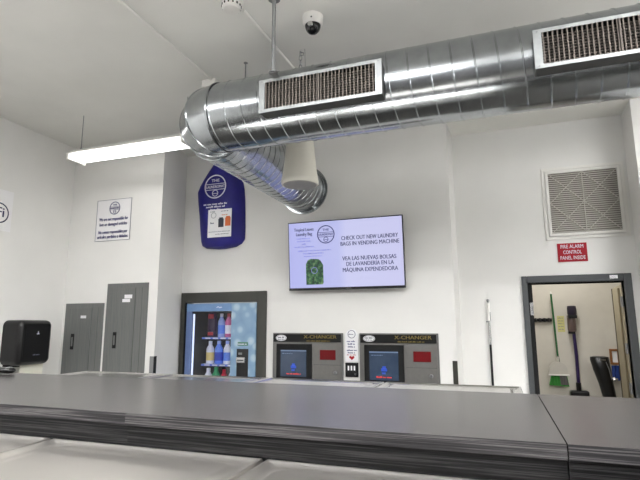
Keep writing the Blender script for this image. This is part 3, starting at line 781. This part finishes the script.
# shelves
for i,z in enumerate((-.160,-.475,-.80,-1.1)):
    q=MB(); q.box(wx0+.004,wx1-.004,5.235,5.44,z-.010,z-.002); sf=q.build('shelf',SHELF,vm)
    q=MB(); q.box(wx0+.010,wx1-.006,5.226,5.235,z-.024,z-.002); q.build('price_rail',glow('price_rail_blue',(88,110,190),.35),sf)
    if i<2:
        q=MB()
        for k in range(4): q.box(-3.32+k*.105,-3.25+k*.105,5.223,5.226,z-.020,z-.006)
        q.build('price_tags',WHITECARD,sf)
def bottle(x,z,h,r,body,cap,lab,label,grp='bottles in the vending machine'):
    t=thing('detergent_bottle',label,'bottle',(x,5.28,z),grp)
    MB().lathe([(r*.9,0),(r,.008),(r,h*.60),(r*.92,h*.68),(r*.55,h*.80),(r*.42,h*.86)],24,(x,5.28,z)).build('bottle_body',body,t,smooth=True)
    MB().lathe([(r*.48,h*.86),(r*.48,h*.985),(r*.4,h)],20,(x,5.28,z)).build('cap',cap,t,smooth=True)
    MB().lathe([(r*1.02,h*.14),(r*1.02,h*.5)],24,(x,5.28,z)).build('wrap_label',lab,t,smooth=True)
def lit_bottle(n,c,e=.14): return glow(n,c,e)  # bottles glow faintly, standing in for light inside the machine
pb=lit_bottle('pale_blue',(140,160,220)); db=lit_bottle('deep_blue',(50,70,180)); rd=lit_bottle('bottle_red',(170,40,60)); dk=lit_bottle('bottle_dark',(50,34,66)); yl=lit_bottle('bottle_yellow',(214,196,130)); wh=lit_bottle('bottle_white',(214,218,235)); gr=lit_bottle('bottle_green',(30,140,90)); pk=lit_bottle('bottle_pink',(190,90,150)); bl=lit_bottle('bottle_blue',(90,130,225))
# upper shelf: a tall snack-like bag and two bottles
t=thing('snack_bag','dark bag with red top on upper shelf of the vending machine','bag',(-3.262,5.28,-.158))
q=MB(); G=[]
for (z,w_,d_) in ((0,.05,.03),(.02,.055,.035),(.12,.055,.04),(.24,.053,.03),(.285,.05,.012),(.30,.05,.003)):
    G.append([q.bm.verts.new((-3.262+w_*math.copysign(abs(math.cos(a))**.5,math.cos(a)),5.28+d_*math.sin(a),-.158+z)) for a in [2*PI*k/20 for k in range(20)]])
for A,B in zip(G,G[1:]):
    for k in range(20): q.bm.faces.new((A[k],A[(k+1)%20],B[(k+1)%20],B[k]))
q.bm.faces.new(G[0][::-1]); q.bm.faces.new(G[-1]); q.build('packet',dk,t,smooth=True)
q=MB(); q.box(-3.30,-3.225,5.236,5.245,.06,.115,.003,1); q.box(-3.30,-3.225,5.236,5.245,-.14,-.10,.003,1); q.build('red_band',rd,t)
bottle(-3.135,-.158,.28,.042,pb,wh,bl,'pale blue bottle with white cap in the middle of the upper vending shelf')
bottle(-3.035,-.158,.28,.042,pk,rd,wh,'pink and white bottle at the right of the upper vending shelf')
bottle(-3.28,-.473,.265,.047,wh,wh,yl,'white bottle with yellow label at the left of the lower vending shelf')
bottle(-3.16,-.473,.27,.05,bl,pb,db,'blue bottle in the middle of the lower vending shelf')
bottle(-3.045,-.473,.27,.045,wh,pb,bl,'white bottle with blue label at the right of the lower vending shelf')
bottle(-3.296,-.798,.27,.05,wh,wh,bl,'white capped bottle top showing left of the green one, lowest visible row')
bottle(-3.19,-.798,.285,.052,gr,gr,gr,'green bottle top in the lowest visible row of the vending machine')
bottle(-3.08,-.798,.26,.045,rd,rd,wh,'red bottle top in the lowest visible row of the vending machine')
bottle(-2.97,-.798,.28,.048,wh,wh,pb,'white bottle top at the right end of the lowest visible vending row')

# ------------------------------------------------------------------ recess wall things (y=5.42)
Y=5.42
t=thing('return_air_grille','square white return air grille with louvres high on wall above red sign','vent',(.92,Y,.83))
ga,gb,gz0,gz1=.545,1.30,.83,1.585
def frame(mb,a,b,c,d,f,y0,y1,bev=0):
    mb.box(a,b,y0,y1,d-f,d,bev,1); mb.box(a,b,y0,y1,c,c+f,bev,1); mb.box(a,a+f,y0,y1,c+f,d-f,bev,1); mb.box(b-f,b,y0,y1,c+f,d-f,bev,1)
q=MB(); frame(q,ga,gb,gz0,gz1,.03,Y-.012,Y-.0005,.002); q.build('outer_frame',WHITEP,t)
q=MB(); frame(q,ga+.034,gb-.034,gz0+.034,gz1-.034,.03,Y-.02,Y-.001,.003); q.build('door_frame',WHITEP,t)
MB().box(ga+.06,gb-.06,Y-.003,Y-.001,gz0+.06,gz1-.06).build('filter',FILTER,t)
q=MB(); z=gz0+.075
while z<gz1-.07:
    q.prism([(Y-.016,z-.005),(Y-.0155,z-.0075),(Y-.005,z+.004),(Y-.0055,z+.0065)],ga+.062,gb-.062,'X'); z+=.0215
q.build('louvres',LOUVRE,t)
q=MB()
def dbar(x0_,z0_,x1_,z1_):
    q.tube([(x0_,Y-.019,z0_),(x1_,Y-.019,z1_)],.0045,6)
A0,A1,B0,B1=ga+.066,gb-.066,gz0+.066,gz1-.066
s=(A1-A0)
for k in (-.5,0,.5):
    lo=max(0,-k); hi=min(1,1-k)
    dbar(A0+lo*s,B0+(lo+k)*s,A0+hi*s,B0+(hi+k)*s)
    dbar(A1-lo*s,B0+(lo+k)*s,A1-hi*s,B0+(hi+k)*s)
dbar((A0+A1)/2,B0,(A0+A1)/2,B1)
q.build('support_wires',LOUVRE,t)
t=thing('fire_alarm_sign','red sign with white capitals above the closet doorway','sign',(.77,Y,.60))
MB().box(.641,.909,Y-.006,Y-.0005,.600,.788,.001,1).build('board',RED,t)
for s,z,w_ in (('FIRE ALARM',.752,.205),('CONTROL',.695,.165),('PANEL INSIDE',.638,.225)):
    text('lettering',s,.052,(.775,Y-.008,z),WHITEINK,t,width=w_)
# slim pole
t=thing('slim_pole','slim pole with white upper grip standing upright left of the doorway','pole',(-.055,5.40,FZ))
px_,py_=-.055,5.403
MB().tube([(px_,py_,.02),(px_,py_,.2)],.014,14).build('white_grip',WHITEP,t)
MB().lathe([(.006,.2),(.006,.212),(.014,.218),(.016,.228),(.012,.238),(.003,.242)],16,(px_,py_,0)).build('end_knob',ZINC,t,smooth=True)
MB().tube([(px_,py_,-.22),(px_,py_,.02)],.012,14).build('silver_section',SILVER,t)
MB().tube([(px_,py_,FZ+.03),(px_,py_,-.22)],.011,14).build('black_section',BLACKM,t)
MB().lathe([(.02,FZ),(.018,FZ+.03)],14,(px_,py_,0)).build('rubber_foot',BLACKM,t)
q=MB(); q.box(px_+.01,px_+.018,py_-.008,py_+.012,.02,.11); q.box(px_-.03,px_,py_-.004,py_+.012,.005,.016); q.build('clip',ZINC,t)

# closet contents (back wall y=6.72)
YB=6.72
t=thing('tool_rack','black wall rack bar with clips inside the closet','rack',(.5,YB,.0))
MB().box(.30,.665,YB-.03,YB-.0005,.012,.05,.003).build('rail',BLACKM,t)
for k in range(7):
    x=.335+k*.049; MB().tube([(x,YB-.04,.007),(x,YB-.04,.055)],.013,10).build('clip',BLACK,t)
t=thing('broom','broom with long green handle and green bristles hanging in the closet','broom',(.68,6.6,-.74))
MB().tube([(.672,6.64,.345),(.692,6.64,-.42)],.011,12).build('handle',GREEN,t)
MB().tube([(.672,6.64,.345),(.671,6.64,.375)],[.011,.006],12).build('hanging_tip',WHITEP,t)
MB().tube([(.692,6.64,-.40),(.695,6.64,-.50)],[.014,.02],12).build('collar',SILVER,t)
q=MB(); q.prism([(.61,-.6),(.77,-.6),(.79,-.75),(.575,-.74)],6.63,6.66,'Y'); br=q.build('bristles',GREENB,t)
q=MB(); q.prism([(.69,-.62),(.768,-.62),(.785,-.735),(.70,-.735)],6.625,6.63,'Y'); q.build('grey_bristles',GREYB,br)
t=thing('dustpan','grey dustpan clipped over the broom head in the closet','dustpan',(.68,6.58,-.61))
q=MB(); pts=[(.575,-.615)]
for k in range(11):
    a=PI-PI*k/10; pts.append((.68+.10*math.cos(a),-.56+.10*math.sin(a)))
pts.append((.787,-.615)); q.prism(pts,6.58,6.624,'Y'); pan=q.build('pan',DUSTG,t)
MB().box(.568,.794,6.565,6.58,-.622,-.605,.003,1).build('lip',WHITEP,t)
MB().tube([(.682,6.60,-.46),(.684,6.60,-.41)],.016,12).build('clip_socket',DUSTG,t)
t=thing('stick_vacuum','dark purple cordless stick vacuum with smoky bin hanging in the closet','vacuum cleaner',(.85,6.6,-.87))
MB().lathe([(.02,.20),(.047,.195),(.052,.17),(.052,.10),(.045,.085)],24,(.885,6.63,0)).build('motor_body',mat('vac_dark',(36,28,46),.35),t,smooth=True)
MB().lathe([(.046,.085),(.048,.08),(.048,-.09),(.04,-.11)],24,(.872,6.63,0)).build('dust_bin',BROWNBIN,t,smooth=True)
MB().box(.83,.93,6.565,6.60,.05,.09,.008).build('grip',BLACK,t)
MB().box(.825,.90,6.60,6.67,-.135,-.105,.006).build('battery',BLACK,t)
MB().tube([(.885,6.63,-.10),(.893,6.63,-.40),(.888,6.63,-.79)],.019,16).build('tube',PURPLE,t)
MB().tube([(.888,6.63,-.70),(.888,6.63,-.81)],.027,16).build('neck',BLACK,t)
MB().box(.79,.99,6.58,6.69,-.875,-.79,.02).build('floor_head',BLACK,t)
MB().box(.86,.91,6.69,6.7195,-.02,.06,.004).build('wall_dock',BLACK,t)
t=thing('yellow_note','pale yellow paper notice on the closet wall between broom and vacuum','notice',(.765,YB,-.11))
MB().box(.725,.805,YB-.003,YB-.0005,-.115,.08).build('sheet',YELLOW,t)
q=MB()
for k in range(5): words(q,.735,.797,.055-.034*k,.012,YB-.004)
q.build('print',GREYINK,t)
# black bag leaning
t=thing('black_bag','tall black padded bag leaning in the right of the closet','bag',(1.2,6.5,FZ))
q=MB(); G=[]
for (z,xa_,xb_,d_) in ((-.392,1.09,1.21,.03),(-.40,1.055,1.25,.07),(-.43,1.05,1.255,.08),(-.55,1.075,1.265,.085),(-.70,1.12,1.275,.085),(-.85,1.15,1.29,.08),(-1.1,1.16,1.31,.09),(-1.4,1.15,1.33,.10),(FZ+.01,1.14,1.34,.09)):
    s_=.94
    xc=(xa_+xb_)/2*s_; hw=(xb_-xa_)/2*s_
    G.append([q.bm.verts.new((xc+hw*math.copysign(abs(math.cos(a))**.7,math.cos(a)),6.35+d_*math.sin(a),z*(1 if z<-1 else .955))) for a in [2*PI*k/24 for k in range(24)]])
for A,B in zip(G,G[1:]):
    for k in range(24): q.bm.faces.new((A[k],A[(k+1)%24],B[(k+1)%24],B[k]))
q.bm.faces.new(G[0][::-1]); q.bm.faces.new(G[-1]); q.build('bag_body',BLACK,t,smooth=True)
MB().tube([(1.13,6.262,-.43),(1.15,6.258,-.50),(1.17,6.258,-.62)],.005,8).build('strap',ZINC,t)
MB().box(1.07,1.13,6.262,6.268,-.415,-.405).build('buckle',SILVER,t)
t=thing('wooden_frame','small brown wooden frame on the closet wall beside the open door','frame',(1.3,YB,-.48))
q=MB(); frame(q,1.255,1.36,-.49,-.31,.025,YB-.02,YB-.0005,.002); q.build('moulding',WOOD,t)
MB().box(1.28,1.335,YB-.008,YB-.001,-.465,-.335).build('picture',WHITECARD,t)
t=thing('blue_cloth','blue cloth hanging below the small wooden frame in the closet','cloth',(1.32,YB-.03,-.68))
q=MB()
cols=14
for k in range(cols):
    pass
V1=[];V2=[]
for r_ in range(7):
    z=-.50-r_*.028; a1=[];a2=[]
    for k in range(cols+1):
        x=1.26+.1*k/cols*(1+.03*r_); y=YB-.03+.012*math.sin(k*1.3+r_*.3)
        a1.append(q.bm.verts.new((x,y,z))); a2.append(q.bm.verts.new((x,y+.006,z)))
    V1.append(a1);V2.append(a2)
for r_ in range(6):
    for k in range(cols):
        q.bm.faces.new((V1[r_][k],V1[r_][k+1],V1[r_+1][k+1],V1[r_+1][k])); q.bm.faces.new((V2[r_][k],V2[r_+1][k],V2[r_+1][k+1],V2[r_][k+1]))
for k in range(cols):
    q.bm.faces.new((V1[0][k],V2[0][k],V2[0][k+1],V1[0][k+1])); q.bm.faces.new((V1[6][k],V1[6][k+1],V2[6][k+1],V2[6][k]))
q.build('cloth',BLUECL,t,smooth=True)
MB().tube([(1.31,YB,-.495),(1.31,YB-.035,-.495)],.006,8).build('peg',ZINC,t)

# ------------------------------------------------------------------ lights
def area(name,x,y,z,sx,sy,p,col=(.985,.985,1),rot=(0,0,0)):
    l=bpy.data.lights.new(name,'AREA'); l.shape='RECTANGLE'; l.size=sx; l.size_y=sy; l.energy=p; l.color=col
    o=bpy.data.objects.new(name,l); C.objects.link(o); o.location=(x,y,z+EYE); o.rotation_euler=rot
    return o
PW=34
for (x,y,k) in ((-3.2,.6,.85),(-.9,.6,1),(1.4,.6,1.2),(3.3,1.6,1.3),(-3.2,-1.6,.8),(-.9,-1.6,1),(1.4,-1.6,1),(-.9,-3.4,.9),(2.6,-3.2,.9),(2.7,3.4,1.3)):
    area('ceiling_strip_and_fill',x,y,2.0,1.3,.3,PW*k)  # unseen overhead strips; those far right are added to brighten that side
    area('ceiling_fill_uplight',x,y,1.82,1.3,.3,PW*k*1.1,rot=(PI,0,0))  # added out of view, facing up, to brighten the ceiling
area('closet_lamp',.7,6.0,1.05,.25,.25,8,(1,.98,.95))
w=bpy.data.worlds.new('world'); bpy.context.scene.world=w; w.use_nodes=True
w.node_tree.nodes['Background'].inputs[0].default_value=(.8,.85,.9,1); w.node_tree.nodes['Background'].inputs[1].default_value=.3

# ------------------------------------------------------------------ camera
f_,pitch,yaw,roll=488.0,math.radians(9.69),math.radians(19.42),math.radians(-.2)
cy_,sy_,cp_,sp_=math.cos(yaw),math.sin(yaw),math.cos(pitch),math.sin(pitch)
fw=Vector((-sy_*cp_,cy_*cp_,sp_)); rt=Vector((cy_,sy_,0)); up=rt.cross(fw)
r2=math.cos(roll)*rt+math.sin(roll)*up; u2=-math.sin(roll)*rt+math.cos(roll)*up
cd=bpy.data.cameras.new('camera'); cam=bpy.data.objects.new('camera',cd); C.objects.link(cam)
cd.sensor_fit='HORIZONTAL'; cd.sensor_width=36; cd.lens=f_/640*36; cd.clip_start=.05
M=Matrix((r2,u2,-fw)).transposed().to_4x4(); M.translation=Vector((0,0,EYE)); cam.matrix_world=M
sc=bpy.context.scene; sc.camera=cam
sc.view_settings.view_transform='Standard'; sc.view_settings.look='None'; sc.view_settings.gamma=1; sc.view_settings.use_curve_mapping=False
sc.view_settings.exposure=.5
